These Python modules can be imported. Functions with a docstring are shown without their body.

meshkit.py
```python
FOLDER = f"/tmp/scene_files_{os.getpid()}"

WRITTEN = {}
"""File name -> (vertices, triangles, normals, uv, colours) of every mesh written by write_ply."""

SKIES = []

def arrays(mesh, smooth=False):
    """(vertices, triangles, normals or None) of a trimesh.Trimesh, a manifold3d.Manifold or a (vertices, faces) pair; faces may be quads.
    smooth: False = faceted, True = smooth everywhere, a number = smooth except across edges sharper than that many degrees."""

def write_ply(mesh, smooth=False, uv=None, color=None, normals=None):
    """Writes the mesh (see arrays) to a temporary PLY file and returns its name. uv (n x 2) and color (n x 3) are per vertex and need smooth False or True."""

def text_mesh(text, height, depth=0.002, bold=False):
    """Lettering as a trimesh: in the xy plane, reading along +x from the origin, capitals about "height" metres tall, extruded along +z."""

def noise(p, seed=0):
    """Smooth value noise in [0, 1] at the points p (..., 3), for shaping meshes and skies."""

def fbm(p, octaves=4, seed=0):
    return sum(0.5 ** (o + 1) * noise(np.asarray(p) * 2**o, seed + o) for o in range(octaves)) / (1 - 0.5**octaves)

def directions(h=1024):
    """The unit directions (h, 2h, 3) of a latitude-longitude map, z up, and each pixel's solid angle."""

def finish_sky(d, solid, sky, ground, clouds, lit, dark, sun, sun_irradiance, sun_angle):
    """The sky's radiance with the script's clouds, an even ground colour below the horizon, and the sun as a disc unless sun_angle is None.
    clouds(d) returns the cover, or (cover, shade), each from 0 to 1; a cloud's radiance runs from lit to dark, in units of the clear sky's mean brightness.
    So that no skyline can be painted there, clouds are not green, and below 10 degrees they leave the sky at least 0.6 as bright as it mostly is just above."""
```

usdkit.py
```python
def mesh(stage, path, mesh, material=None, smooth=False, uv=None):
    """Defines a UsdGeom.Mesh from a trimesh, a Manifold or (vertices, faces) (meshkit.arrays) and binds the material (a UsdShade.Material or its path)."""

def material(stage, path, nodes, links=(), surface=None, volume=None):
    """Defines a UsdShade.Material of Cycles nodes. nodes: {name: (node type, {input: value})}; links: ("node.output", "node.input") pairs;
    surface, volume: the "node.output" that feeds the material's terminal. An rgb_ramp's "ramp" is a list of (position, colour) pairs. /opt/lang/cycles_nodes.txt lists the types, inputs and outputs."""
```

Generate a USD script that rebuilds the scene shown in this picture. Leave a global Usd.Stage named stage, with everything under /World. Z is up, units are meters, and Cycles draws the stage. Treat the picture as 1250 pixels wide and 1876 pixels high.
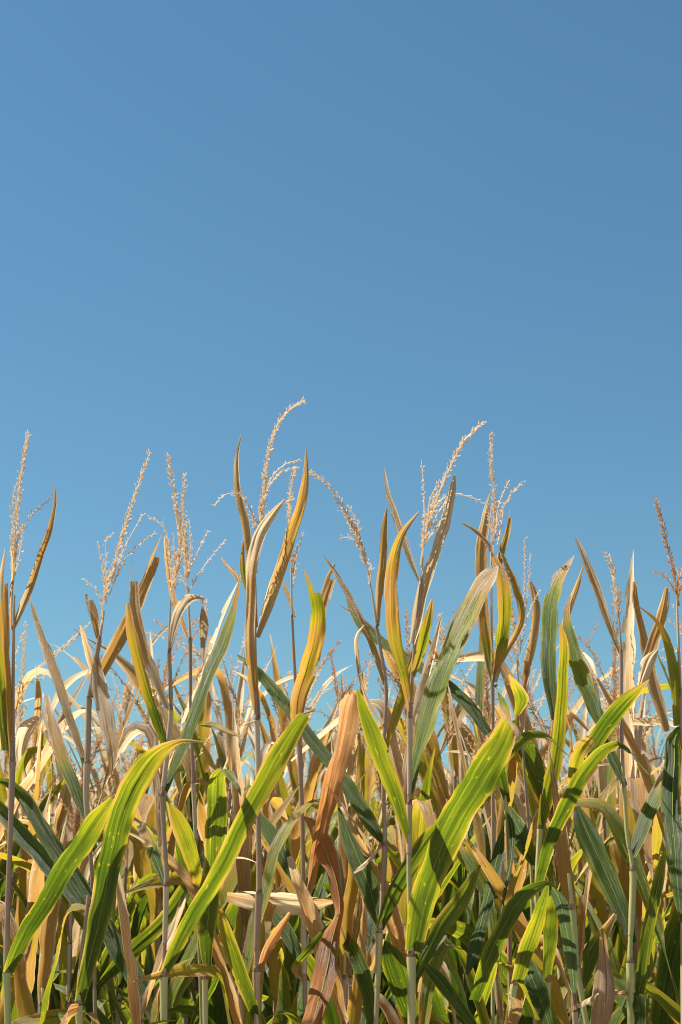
import math
import numpy as np
import trimesh
import usdkit
import meshkit
from pxr import Usd, UsdGeom, UsdLux, UsdShade, Sdf, Gf, Vt

# ------------------------------------------------------------------ camera, sky, sun, exposure
stage = Usd.Stage.CreateInMemory()
UsdGeom.SetStageUpAxis(stage, UsdGeom.Tokens.z)
UsdGeom.SetStageMetersPerUnit(stage, 1.0)
stage.SetDefaultPrim(UsdGeom.Xform.Define(stage, '/World').GetPrim())
UsdGeom.Scope.Define(stage, '/World/Looks')

CAM_Z, PITCH, FOCAL, APER = 1.6, math.radians(16.0), 50.7, 24.0
EXPOSURE = 1.52
cam = UsdGeom.Camera.Define(stage, '/World/camera')
cam.CreateFocalLengthAttr(FOCAL)
cam.CreateHorizontalApertureAttr(APER)
cam.CreateVerticalApertureAttr(APER * 1024 / 682)
cam.CreateClippingRangeAttr(Gf.Vec2f(0.05, 5000))
cam.CreateFStopAttr(10.0)
cam.CreateFocusDistanceAttr(2.55)
cam.CreateExposureAttr(EXPOSURE)
cam.AddTranslateOp().Set(Gf.Vec3d(0, 0, CAM_Z))
cam.AddRotateXOp().Set(90 + math.degrees(PITCH))

SUN = np.array([-0.48, 0.12, 0.87])
SUN /= np.linalg.norm(SUN)
SUN_EL, SUN_ROT = math.asin(SUN[2]), math.atan2(SUN[0], SUN[1])
SKY_STRENGTH, SUN_INTENSITY = 0.055, 1.25
sky_mat = usdkit.material(stage, '/World/Looks/sky', {
    'sky': ('sky_texture', {'sky_type': 'single_scattering', 'sun_disc': False, 'sun_elevation': SUN_EL, 'sun_rotation': SUN_ROT,
                            'altitude': 0.0, 'air_density': 1.35, 'aerosol_density': 0.0, 'ozone_density': 10.0}),
    'tint': ('vector_math', {'math_type': 'multiply', 'vector2': (0.635, 0.75, 0.648)}),
    'bg': ('background_shader', {'strength': SKY_STRENGTH})}, [('sky.color', 'tint.vector1'), ('tint.vector', 'bg.color')], surface='bg.background')
dome = UsdLux.DomeLight.Define(stage, '/World/sky')
UsdShade.MaterialBindingAPI.Apply(dome.GetPrim()).Bind(sky_mat)
dome.GetPrim().SetCustomDataByKey('kind', 'structure')
sun = UsdLux.DistantLight.Define(stage, '/World/sun')
sun.CreateIntensityAttr(SUN_INTENSITY)
sun.CreateNormalizeAttr(True)
sun.CreateAngleAttr(0.53)
sun.CreateColorAttr(Gf.Vec3f(1.0, 0.95, 0.87))
sun.AddTransformOp().Set(Gf.Matrix4d(Gf.Rotation(Gf.Vec3d(0, 0, 1), Gf.Vec3d(*SUN.tolist())), Gf.Vec3d(0, 0, 8)))

# ------------------------------------------------------------------ pixel -> world
FPX = 1250 * FOCAL / APER
FWD = np.array([0, math.cos(PITCH), math.sin(PITCH)])
UP = np.array([0, -math.sin(PITCH), math.cos(PITCH)])
RIGHT = np.array([1.0, 0, 0])
EYE = np.array([0, 0, CAM_Z])


def at(px, py, Y):
    px, py, Y = np.broadcast_arrays(np.asarray(px, float), np.asarray(py, float), np.asarray(Y, float))
    d = FWD + ((px - 625) / FPX)[..., None] * RIGHT + ((938 - py) / FPX)[..., None] * UP
    s = Y / d[..., 1]
    return EYE + d * s[..., None], s / FPX


# ------------------------------------------------------------------ materials
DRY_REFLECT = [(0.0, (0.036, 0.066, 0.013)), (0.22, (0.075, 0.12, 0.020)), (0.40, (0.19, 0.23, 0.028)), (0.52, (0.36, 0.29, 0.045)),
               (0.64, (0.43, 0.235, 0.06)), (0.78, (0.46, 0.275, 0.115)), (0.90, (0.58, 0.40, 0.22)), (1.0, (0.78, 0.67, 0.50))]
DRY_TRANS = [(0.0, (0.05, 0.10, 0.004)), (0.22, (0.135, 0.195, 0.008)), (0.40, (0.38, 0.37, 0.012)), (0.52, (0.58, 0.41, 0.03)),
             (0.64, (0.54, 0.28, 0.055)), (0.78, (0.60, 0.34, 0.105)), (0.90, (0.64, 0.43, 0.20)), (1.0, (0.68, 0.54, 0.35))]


def leaf_material(name, streak=0.33, rough=0.40, reflect=DRY_REFLECT, through=DRY_TRANS):
    N = {
        'at': ('attribute', {'attribute': 'leafdata'}),
        's': ('separate_xyz', {}),
        'av': ('math', {'math_type': 'absolute'}),
        'u1': ('math', {'math_type': 'multiply', 'value2': 6.0}), 'v1': ('math', {'math_type': 'multiply', 'value2': 5.0}),
        'c1': ('combine_xyz', {'z': 0.0}), 'n1': ('noise_texture', {'scale': 1.0, 'detail': 5.0, 'roughness': 0.62}),
        'u2': ('math', {'math_type': 'multiply', 'value2': 2.0}), 'v2': ('math', {'math_type': 'multiply', 'value2': 34.0}),
        'c2': ('combine_xyz', {'z': 4.0}), 'n2': ('noise_texture', {'scale': 1.0, 'detail': 3.0, 'roughness': 0.6}),
        'm1': ('math', {'math_type': 'multiply_add', 'value2': streak * 2, 'value3': -streak}),
        'm2': ('math', {'math_type': 'multiply_add', 'value2': 0.56, 'value3': -0.28}),
        'a1': ('math', {'math_type': 'add'}), 'a2': ('math', {'math_type': 'add', 'use_clamp': True}),
        'rr': ('rgb_ramp', {'ramp': reflect}), 'rt': ('rgb_ramp', {'ramp': through}),
        'vb': ('map_range', {'from_min': 0.35, 'from_max': 0.65, 'to_min': 0.82, 'to_max': 1.14, 'clamp': True}),
        'mr': ('vector_math', {'vector_math_type': 'multiply', 'math_type': 'multiply'}), 'mt': ('vector_math', {'math_type': 'multiply'}),
        'bs': ('bump', {'strength': 0.7, 'distance': 0.006}),
        'p': ('principled_bsdf', {'roughness': rough, 'specular_ior_level': 0.4}),
        't': ('translucent_bsdf', {}),
        'mx': ('mix_closure', {}), 'tf': ('math', {'math_type': 'multiply_add', 'value2': 0.14, 'value3': 0.37}),
        # small brown flecks
        'u3': ('math', {'math_type': 'multiply', 'value2': 60.0}), 'v3': ('math', {'math_type': 'multiply', 'value2': 3.0}),
        'c3': ('combine_xyz', {'z': 9.0}), 'n3': ('noise_texture', {'scale': 1.0, 'detail': 2.0}),
        'fl': ('map_range', {'from_min': 0.65, 'from_max': 0.75, 'to_min': 0.0, 'to_max': 0.34, 'clamp': True}),
        'a3': ('math', {'math_type': 'add'}),
    }
    del N['mr'][1]['vector_math_type']
    L = [('at.vector', 's.vector'),
         ('s.x', 'u1.value1'), ('s.y', 'v1.value1'), ('u1.value', 'c1.x'), ('v1.value', 'c1.y'), ('c1.vector', 'n1.vector'),
         ('s.x', 'u2.value1'), ('s.y', 'v2.value1'), ('u2.value', 'c2.x'), ('v2.value', 'c2.y'), ('c2.vector', 'n2.vector'),
         ('s.x', 'u3.value1'), ('s.y', 'v3.value1'), ('u3.value', 'c3.x'), ('v3.value', 'c3.y'), ('c3.vector', 'n3.vector'),
         ('n3.fac', 'fl.value'),
         ('n1.fac', 'm1.value1'), ('n2.fac', 'm2.value1'), ('m1.value', 'a1.value1'), ('m2.value', 'a1.value2'),
         ('a1.value', 'a3.value1'), ('fl.result', 'a3.value2'),
         ('a3.value', 'a2.value1'), ('s.z', 'a2.value2'), ('a2.value', 'rr.fac'), ('a2.value', 'rt.fac'),
         ('n2.fac', 'vb.value'), ('rr.color', 'mr.vector1'), ('vb.result', 'mr.vector2'), ('rt.color', 'mt.vector1'), ('vb.result', 'mt.vector2'),
         ('n2.fac', 'bs.height'), ('bs.normal', 'p.normal'),
         ('mr.vector', 'p.base_color'), ('mt.vector', 't.color'), ('p.BSDF', 'mx.closure1'), ('t.BSDF', 'mx.closure2'), ('a2.value', 'tf.value1'), ('tf.value', 'mx.fac')]
    del N['av']
    return usdkit.material(stage, '/World/Looks/' + name, N, L, surface='mx.closure')


M_LEAF = leaf_material('maize_leaf')
RUST = [(0.0, (0.22, 0.085, 0.025)), (0.5, (0.40, 0.165, 0.045)), (0.8, (0.46, 0.235, 0.095)), (1.0, (0.58, 0.38, 0.22))]
M_LEAF_RUST = leaf_material('maize_leaf_rust', reflect=RUST, through=[(p, (c[0] * 1.1, c[1], c[2] * .8)) for p, c in RUST])

STALK_RAMP = [(0.0, (0.15, 0.22, 0.07)), (0.3, (0.33, 0.31, 0.115)), (0.5, (0.30, 0.20, 0.125)), (0.65, (0.23, 0.14, 0.09)), (0.8, (0.40, 0.29, 0.18)), (1.0, (0.56, 0.45, 0.33))]
M_STALK = usdkit.material(stage, '/World/Looks/maize_stalk', {
    'at': ('attribute', {'attribute': 'leafdata'}), 's': ('separate_xyz', {}),
    'u': ('math', {'math_type': 'multiply', 'value2': 3.0}), 'v': ('math', {'math_type': 'multiply', 'value2': 9.0}),
    'c': ('combine_xyz', {}), 'n': ('noise_texture', {'scale': 1.0, 'detail': 4.0, 'roughness': 0.6}),
    'm': ('math', {'math_type': 'multiply_add', 'value2': 0.5, 'value3': -0.25}), 'a': ('math', {'math_type': 'add', 'use_clamp': True}),
    'r': ('rgb_ramp', {'ramp': STALK_RAMP}), 'b': ('bump', {'strength': 0.3, 'distance': 0.002}),
    'p': ('principled_bsdf', {'roughness': 0.42})},
    [('at.vector', 's.vector'), ('s.x', 'u.value1'), ('s.y', 'v.value1'), ('u.value', 'c.x'), ('v.value', 'c.y'), ('c.vector', 'n.vector'), ('n.fac', 'm.value1'),
     ('m.value', 'a.value1'), ('s.z', 'a.value2'), ('a.value', 'r.fac'), ('r.color', 'p.base_color'), ('n.fac', 'b.height'), ('b.normal', 'p.normal')], surface='p.BSDF')


def island_material(name, ramp, rough=0.6, trans=0.0, tcol=None):
    N = {'g': ('geometry', {}), 'r': ('rgb_ramp', {'ramp': ramp}), 'p': ('principled_bsdf', {'roughness': rough})}
    L = [('g.random_per_island', 'r.fac'), ('r.color', 'p.base_color')]
    if not trans:
        return usdkit.material(stage, '/World/Looks/' + name, N, L, surface='p.BSDF')
    N['t'] = ('translucent_bsdf', {'color': tcol}) if tcol else ('translucent_bsdf', {})
    N['mx'] = ('mix_closure', {'fac': trans})
    if not tcol:
        L.append(('r.color', 't.color'))
    return usdkit.material(stage, '/World/Looks/' + name, N, L + [('p.BSDF', 'mx.closure1'), ('t.BSDF', 'mx.closure2')], surface='mx.closure')


M_TASSEL = island_material('tassel_straw', [(0, (0.66, 0.46, 0.27)), (0.12, (0.86, 0.72, 0.52)), (0.6, (0.93, 0.84, 0.68)), (1, (0.95, 0.91, 0.82))], 0.6, 0.6, (0.86, 0.76, 0.60))
M_TASSEL_BROWN = island_material('tassel_brown', [(0, (0.52, 0.32, 0.17)), (0.5, (0.78, 0.56, 0.36)), (1, (0.90, 0.74, 0.54))], 0.6, 0.55, (0.74, 0.54, 0.36))
M_RIB = usdkit.material(stage, '/World/Looks/midrib_green', {'p': ('principled_bsdf', {'base_color': (0.34, 0.38, 0.13), 'roughness': 0.45}), 't': ('translucent_bsdf', {'color': (0.92, 0.95, 0.28)}),
                        'mx': ('mix_closure', {'fac': 0.72})}, [('p.BSDF', 'mx.closure1'), ('t.BSDF', 'mx.closure2')], surface='mx.closure')
M_RIB_DRY = usdkit.material(stage, '/World/Looks/midrib_dry', {'p': ('principled_bsdf', {'base_color': (0.55, 0.42, 0.27), 'roughness': 0.5}), 't': ('translucent_bsdf', {'color': (0.5, 0.32, 0.14)}),
                        'mx': ('mix_closure', {'fac': 0.4})}, [('p.BSDF', 'mx.closure1'), ('t.BSDF', 'mx.closure2')], surface='mx.closure')
M_NODE = usdkit.material(stage, '/World/Looks/stalk_node', {'n': ('noise_texture', {'scale': 160.0}), 'r': ('rgb_ramp', {'ramp': [(0.3, (0.11, 0.045, 0.03)), (0.7, (0.30, 0.17, 0.10))]}),
                         'p': ('principled_bsdf', {'roughness': 0.6})}, [('n.fac', 'r.fac'), ('r.color', 'p.base_color')], surface='p.BSDF')
M_SOIL = usdkit.material(stage, '/World/Looks/soil', {
    'g': ('geometry', {}), 'n': ('noise_texture', {'scale': 6.0, 'detail': 8.0, 'roughness': 0.7}), 'r': ('rgb_ramp', {'ramp': [(0.3, (0.10, 0.07, 0.045)), (0.6, (0.22, 0.165, 0.11)), (0.8, (0.36, 0.28, 0.19))]}),
    'b': ('bump', {'strength': 0.8, 'distance': 0.05}), 'p': ('principled_bsdf', {'roughness': 0.95})},
    [('g.position', 'n.vector'), ('n.fac', 'r.fac'), ('r.color', 'p.base_color'), ('n.fac', 'b.height'), ('b.normal', 'p.normal')], surface='p.BSDF')
M_BARK = usdkit.material(stage, '/World/Looks/bark', {'n': ('noise_texture', {'scale': 9.0, 'detail': 6.0}), 'r': ('rgb_ramp', {'ramp': [(0.3, (0.05, 0.035, 0.025)), (0.7, (0.16, 0.12, 0.09))]}),
                         'p': ('principled_bsdf', {'roughness': 0.9})}, [('n.fac', 'r.fac'), ('r.color', 'p.base_color')], surface='p.BSDF')
M_CROWN = island_material('dark_foliage', [(0, (0.02, 0.04, 0.022)), (0.6, (0.04, 0.07, 0.03)), (1, (0.075, 0.11, 0.045))], 0.6, 0.25)


# ------------------------------------------------------------------ prims
counts = {}


def numbered(parent, name):
    k = counts.get((parent, name), 0)
    counts[(parent, name)] = k + 1
    return f'{parent}/{name}' if k == 0 else f'{parent}/{name}_{k:03d}'


def tag(prim, label=None, cat=None, group=None, kind=None):
    for key, val in (('label', label), ('category', cat), ('group', group), ('kind', kind)):
        if val:
            prim.SetCustomDataByKey(key, val)


def put(parent, name, v, f, mat, data=None, smooth=True, label=None):
    path = numbered(parent, name)
    m = usdkit.mesh(stage, path, (v, f), mat, smooth=smooth)
    if data is not None:
        UsdGeom.PrimvarsAPI(m).CreatePrimvar('leafdata', Sdf.ValueTypeNames.Float3Array, 'vertex').Set(Vt.Vec3fArray.FromNumpy(np.asarray(data, np.float32)))
    if label:
        m.GetPrim().SetCustomDataByKey('label', label)
    return path


# ------------------------------------------------------------------ curves
def spline(P, n):
    """Centripetal Catmull-Rom through the rows of P, n samples evenly spaced in t of chord length; returns samples and t in 0..1."""
    P = np.asarray(P, float)
    if len(P) == 2:
        t = np.linspace(0, 1, n)
        return P[0] + (P[1] - P[0]) * t[:, None], t
    k = np.concatenate([[0], np.cumsum(np.maximum(np.linalg.norm(np.diff(P[:, :2], axis=0), axis=1), 1e-6))])
    if P.shape[1] == 3:
        k = np.concatenate([[0], np.cumsum(np.maximum(np.linalg.norm(np.diff(P, axis=0), axis=1), 1e-6))])
    # monotone-ish cubic hermite with finite-difference tangents
    h = np.diff(k)[:, None]
    sl = np.diff(P, axis=0) / h
    m = np.vstack([sl[:1], (sl[:-1] * h[1:] + sl[1:] * h[:-1]) / (h[1:] + h[:-1]), sl[-1:]])
    x = np.linspace(0, k[-1], n)
    i = np.clip(np.searchsorted(k, x, 'right') - 1, 0, len(k) - 2)
    hh = h[i]
    t = ((x - k[i])[:, None]) / hh
    out = (2 * t**3 - 3 * t**2 + 1) * P[i] + (t**3 - 2 * t**2 + t) * hh * m[i] + (-2 * t**3 + 3 * t**2) * P[i + 1] + (t**3 - t**2) * hh * m[i + 1]
    return out, x / k[-1]


def ribbon(C, S, dry, rng, m=9, chan=0.18, wave=0.10, face=1.0, curl=0.0, edge=0.25, ragged=0.05, tear=True):
    """Leaf blade: centre line C, half-width vectors S, dryness per row. Returns vertices, faces, data."""
    n = len(C)
    T = np.gradient(C, axis=0)
    T /= np.maximum(np.linalg.norm(T, axis=1, keepdims=True), 1e-9)
    w = np.maximum(np.linalg.norm(S, axis=1, keepdims=True), 1e-5)
    Nn = np.cross(S, T)
    Nn /= np.maximum(np.linalg.norm(Nn, axis=1, keepdims=True), 1e-9)
    Nn = Nn * face
    seg = np.concatenate([[0], np.cumsum(np.linalg.norm(np.diff(C, axis=0), axis=1))])
    off = rng.uniform(0, 60)
    v = np.linspace(-1, 1, m)
    V, D = np.zeros((n, m, 3)), np.zeros((n, m, 3))
    ph = rng.uniform(0, 6.28, 6)
    fr = rng.uniform(9, 20, 2)
    fw = rng.uniform(25, 55, 2)
    L = seg[-1]
    env = np.clip(np.linspace(0, 1, n) * 5, 0, 1)
    mdry = float(np.mean(dry))
    sd = int(rng.integers(0, 9999))
    e1 = [meshkit.fbm(np.stack([seg * 14 + 31 * q, seg * 0 + q * 7.3, seg * 0 + sd * .37], -1), 4, sd) - 0.5 for q in range(2)]
    e2 = [meshkit.fbm(np.stack([seg * 70 + 11 * q, seg * 0 + q * 3.1, seg * 0 + sd * .11], -1), 3, sd + 5) - 0.5 for q in range(2)]
    bk = meshkit.fbm(np.stack([seg * 11, seg * 0 + 5.5, seg * 0 + sd * .21], -1), 3, sd + 9) - 0.5
    bk2 = meshkit.fbm(np.stack([seg * 9, seg * 0 + 1.5, seg * 0 + sd * .31], -1), 3, sd + 3) - 0.5
    rough = 0.5 + float(np.mean(dry)) * 1.1
    S = S + T * 0
    C = C + S * (bk * 0.5 * rough * env)[:, None] + Nn * (bk2 * 0.5 * rough * env * w[:, 0])[:, None]
    patch = (meshkit.fbm(np.stack([seg * 9, seg * 0 + 2.5, seg * 0 + sd * .41], -1), 3, sd + 21) - 0.5) * 0.55
    eg = [np.clip(meshkit.fbm(np.stack([seg * 16 + 17 * q, seg * 0 + 6.5, seg * 0 + sd * .51 + q], -1), 3, sd + 23) * 4.4 - 1.3, 0, 2.2) for q in range(2)]
    pl = meshkit.fbm(np.stack(np.meshgrid(seg * 7, v * 3.4 + 40, [sd * .9], indexing='ij'), -1)[:, :, 0], 2, sd + 31) - 0.5
    wr = meshkit.noise(np.stack(np.meshgrid(seg * 26, v * 2.2, [sd * .7], indexing='ij'), -1)[:, :, 0], sd) - 0.5
    for j, a in enumerate(v):
        side = 0 if a < 0 else 1
        und = wave * (np.sin(seg * fr[side] * 2.2 + ph[side]) + 0.5 * np.sin(seg * fw[side] + ph[2 + side])) * abs(a) ** 2.2 * env
        if abs(curl) > 0.05:
            r = np.sin(a * curl) / curl
            z = (1 - math.cos(a * curl)) / curl
        else:
            r, z = a, 0.0
        r = r * (1 + (0.55 * e1[side] + (0.14 + 0.40 * max(0.0, float(np.mean(dry)) - .5)) * e2[side]) * abs(a) * env)
        zz = z + chan * abs(a) + und + wr[:, j] * 0.45 * rough * abs(a) + (pl[:, j] * (0.22 + 0.5 * max(0.0, mdry - .35)) if m >= 7 else 0)
        ww = np.minimum(w[:, 0], w[:, 0])
        V[:, j] = C + S * np.reshape(r, (-1, 1)) + Nn * (zz * ww)[:, None]
        D[:, j, 0] = seg + off
        D[:, j, 1] = a
        D[:, j, 2] = np.clip(dry + patch * (0.35 + 0.65 * abs(a)) + edge * eg[side] * (abs(a) ** 6) - 0.04 * (abs(a) < 0.2), 0, 1)
    F = []
    idx = np.arange(n * m).reshape(n, m)
    q = np.stack([idx[:-1, :-1], idx[:-1, 1:], idx[1:, 1:], idx[1:, :-1]], -1).reshape(-1, 4)
    ribbon.centre = V[:, m // 2].copy()
    keep = np.ones((n - 1, m - 1), bool)
    md = float(np.mean(dry))
    if m >= 7:
        for _ in range(rng.poisson(0.5 + 2.2 * md)):
            r0, ln = int(rng.integers(3, max(n - 3, 4))), int(rng.integers(1, 4))
            c0 = 0 if rng.random() < .5 else m - 2
            keep[r0:r0 + ln, c0] = False
            if rng.random() < .4:
                keep[r0:r0 + max(1, ln - 1), 1 if c0 == 0 else m - 3] = False
        if md > .5 and rng.random() < .55:          # a split running back from the tip
            c0 = int(rng.integers(2, m - 3))
            keep[int(n * rng.uniform(.72, .9)):, c0] = False
        if md > .5 and rng.random() < .45:          # a broken tip
            c0 = int(rng.integers(0, m - 3))
            keep[int(n * rng.uniform(.82, .95)):, c0:] = False
    if tear:
        q = q[keep.reshape(-1)]
    used, q = np.unique(q, return_inverse=True)
    return V.reshape(-1, 3)[used], q.reshape(-1, 4), D.reshape(-1, 3)[used]


def rib_tube(C, r, sides=5, dry=None, off=0.0, cap=True):
    """Tube along C with radius per row; returns v, f, data."""
    C = np.asarray(C, float)
    n = len(C)
    r = np.broadcast_to(np.asarray(r, float), (n,))
    T = np.gradient(C, axis=0)
    T /= np.maximum(np.linalg.norm(T, axis=1, keepdims=True), 1e-9)
    ref = np.array([0.31, -0.9, 0.3])
    A = np.cross(T, ref)
    A /= np.maximum(np.linalg.norm(A, axis=1, keepdims=True), 1e-9)
    B = np.cross(T, A)
    ang = np.arange(sides) / sides * 2 * np.pi
    V = C[:, None] + r[:, None, None] * (np.cos(ang)[None, :, None] * A[:, None] + np.sin(ang)[None, :, None] * B[:, None])
    idx = np.arange(n * sides).reshape(n, sides)
    nx = np.roll(idx, -1, axis=1)
    F = np.stack([idx[:-1], nx[:-1], nx[1:], idx[1:]], -1).reshape(-1, 4)
    seg = np.concatenate([[0], np.cumsum(np.linalg.norm(np.diff(C, axis=0), axis=1))])
    D = np.zeros((n, sides, 3))
    D[..., 0] = seg[:, None] + off
    D[..., 1] = np.cos(ang)[None] + 0.7 * np.sin(ang)[None]
    D[..., 2] = 0 if dry is None else np.broadcast_to(np.asarray(dry, float), (n,))[:, None]
    return V.reshape(-1, 3), F, D.reshape(-1, 3)


def merge(parts):
    v, f, n = [], [], 0
    for a, b in parts:
        if b.shape[1] == 4:
            b = np.vstack([b[:, [0, 1, 2]], b[:, [0, 2, 3]]])
        v.append(a)
        f.append(b + n)
        n += len(a)
    return np.vstack(v), np.vstack(f)


# ------------------------------------------------------------------ tassels
_ang = np.arange(4) / 4 * 2 * np.pi
SPK_V = np.vstack([[0, 0, 0]] + [np.stack([0.5 * w * np.cos(_ang + z), 0.5 * w * np.sin(_ang + z), np.full(4, z)], 1) for z, w in ((0.3, 0.30), (0.65, 0.24))] + [[0, 0, 1.0]])
SPK_F = []
for a in range(4):
    b = (a + 1) % 4
    SPK_F += [(0, 1 + b, 1 + a), (1 + a, 1 + b, 5 + b), (1 + a, 5 + b, 5 + a), (5 + a, 5 + b, 9)]
SPK_F = np.array(SPK_F)


def spike(C, rng, gap=0.0042, size=0.0085, angle=0.5, start=0.12, rach=0.0011, fat=1.0, bare=0.12):
    """One tassel branch along C: a thin rachis with pairs of spikelets."""
    seg = np.concatenate([[0], np.cumsum(np.linalg.norm(np.diff(C, axis=0), axis=1))])
    L = seg[-1]
    n = len(C)
    v, f, _ = rib_tube(C, np.linspace(rach * 1.2, rach * 0.5, n), 4)
    parts = [(v, f)]
    T = np.gradient(C, axis=0)
    T /= np.linalg.norm(T, axis=1, keepdims=True)
    s, k = L * start, 0
    while s < L - 0.002:
        i = min(int(np.searchsorted(seg, s)), n - 1)
        p = np.array([np.interp(s, seg, C[:, c]) for c in range(3)])
        t = T[i]
        if rng.random() > bare:
            phi = k * 2.4 + rng.normal(0, 0.35)
            a = np.cross(t, [0.2, 0.9, 0.35])
            a /= np.linalg.norm(a)
            b = np.cross(t, a)
            out = math.cos(phi) * a + math.sin(phi) * b
            an = angle * rng.uniform(0.35, 1.5)
            d = math.cos(an) * t + math.sin(an) * out
            x = np.cross(d, [0.3, 0.5, 0.8])
            x /= np.linalg.norm(x)
            y = np.cross(d, x)
            ln = size * rng.uniform(0.75, 1.25) * (1 - 0.25 * s / L)
            th = ln * rng.uniform(0.75, 1.2) * fat
            V = SPK_V[:, :1] * th * x + SPK_V[:, 1:2] * th * y + SPK_V[:, 2:] * ln * d + p + out * rach
            parts.append((V, SPK_F))
        k += 1
        s += gap * rng.uniform(0.7, 1.3)
    return merge(parts)


# ------------------------------------------------------------------ the ground
def build_ground():
    g = np.concatenate([-np.geomspace(2500, 12, 14), np.linspace(-11.5, 11.5, 93), np.geomspace(12, 2500, 14)])
    gy = np.concatenate([-np.geomspace(2500, 3, 12), np.linspace(-2.5, 18, 83), np.geomspace(18.5, 2500, 14)])
    X, Yg = np.meshgrid(g, gy)
    near = np.exp(-np.maximum(np.hypot(X, Yg - 7) - 10, 0) / 4)
    Z = near * (0.05 * meshkit.fbm(np.stack([X * 2.5, Yg * 2.5, X * 0], -1), 4, 3) + 0.03 * np.sin(Yg / 0.72 * 2 * np.pi)) - 0.06
    V = np.stack([X, Yg, Z], -1).reshape(-1, 3)
    idx = np.arange(len(V)).reshape(X.shape)
    q = np.stack([idx[:-1, :-1], idx[:-1, 1:], idx[1:, 1:], idx[1:, :-1]], -1).reshape(-1, 4)
    p = put('/World', 'ground', V, q, M_SOIL)
    tag(stage.GetPrimAtPath(p), 'bare brown field soil under the maize', kind='structure')


build_ground()


def build_tree():
    rng = np.random.default_rng(77)
    base, _ = at(1008, 1700, 58.0)
    base = np.array([base[0], 58.0, -0.05])
    x = UsdGeom.Xform.Define(stage, '/World/dark_tree')
    x.AddTranslateOp().Set(Gf.Vec3d(*base.tolist()))
    tag(x.GetPrim(), 'dark blue-green tree far beyond the field, glimpsed between dry plants at right', 'tree')
    H = 8.6
    C = np.stack([0.1 * np.sin(np.linspace(0, 3, 12)), np.zeros(12), np.linspace(0, H * 0.93, 12)], 1)
    v, f, _ = rib_tube(C, np.linspace(0.2, 0.03, 12), 8)
    put('/World/dark_tree', 'trunk', v, f, M_BARK)
    limbs, leaves = [], []
    for k in range(46):
        z = H * rng.uniform(0.16, 0.92)
        a = rng.uniform(0, 6.28)
        r = (1.9 * (1 - z / H) ** 0.75 + 0.25) * rng.uniform(0.75, 1.15)
        tip = np.array([math.cos(a) * r, math.sin(a) * r, z + r * 0.35])
        c, _ = spline([[0, 0, z], [math.cos(a) * r * 0.5, math.sin(a) * r * 0.5, z + r * 0.1], tip], 6)
        v, f, _ = rib_tube(c, np.linspace(0.045, 0.01, 6), 4)
        limbs.append((v, f))
        for _ in range(130):
            p = np.array([0, 0, z]) + (tip - [0, 0, z]) * rng.uniform(0.25, 1.08) + rng.normal(0, 0.17, 3)
            d, e = rng.normal(0, 1, 3), rng.normal(0, 1, 3)
            d, e = d / np.linalg.norm(d) * 0.09, e / np.linalg.norm(e) * 0.05
            leaves.append((np.array([p - d, p + e, p + d, p - e]), np.array([[0, 1, 2, 3]])))
    v, f = merge(limbs)
    put('/World/dark_tree', 'limbs', v, f, M_BARK)
    v, f = merge(leaves)
    put('/World/dark_tree', 'crown', v, f, M_CROWN, smooth=False)


build_tree()

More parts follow.
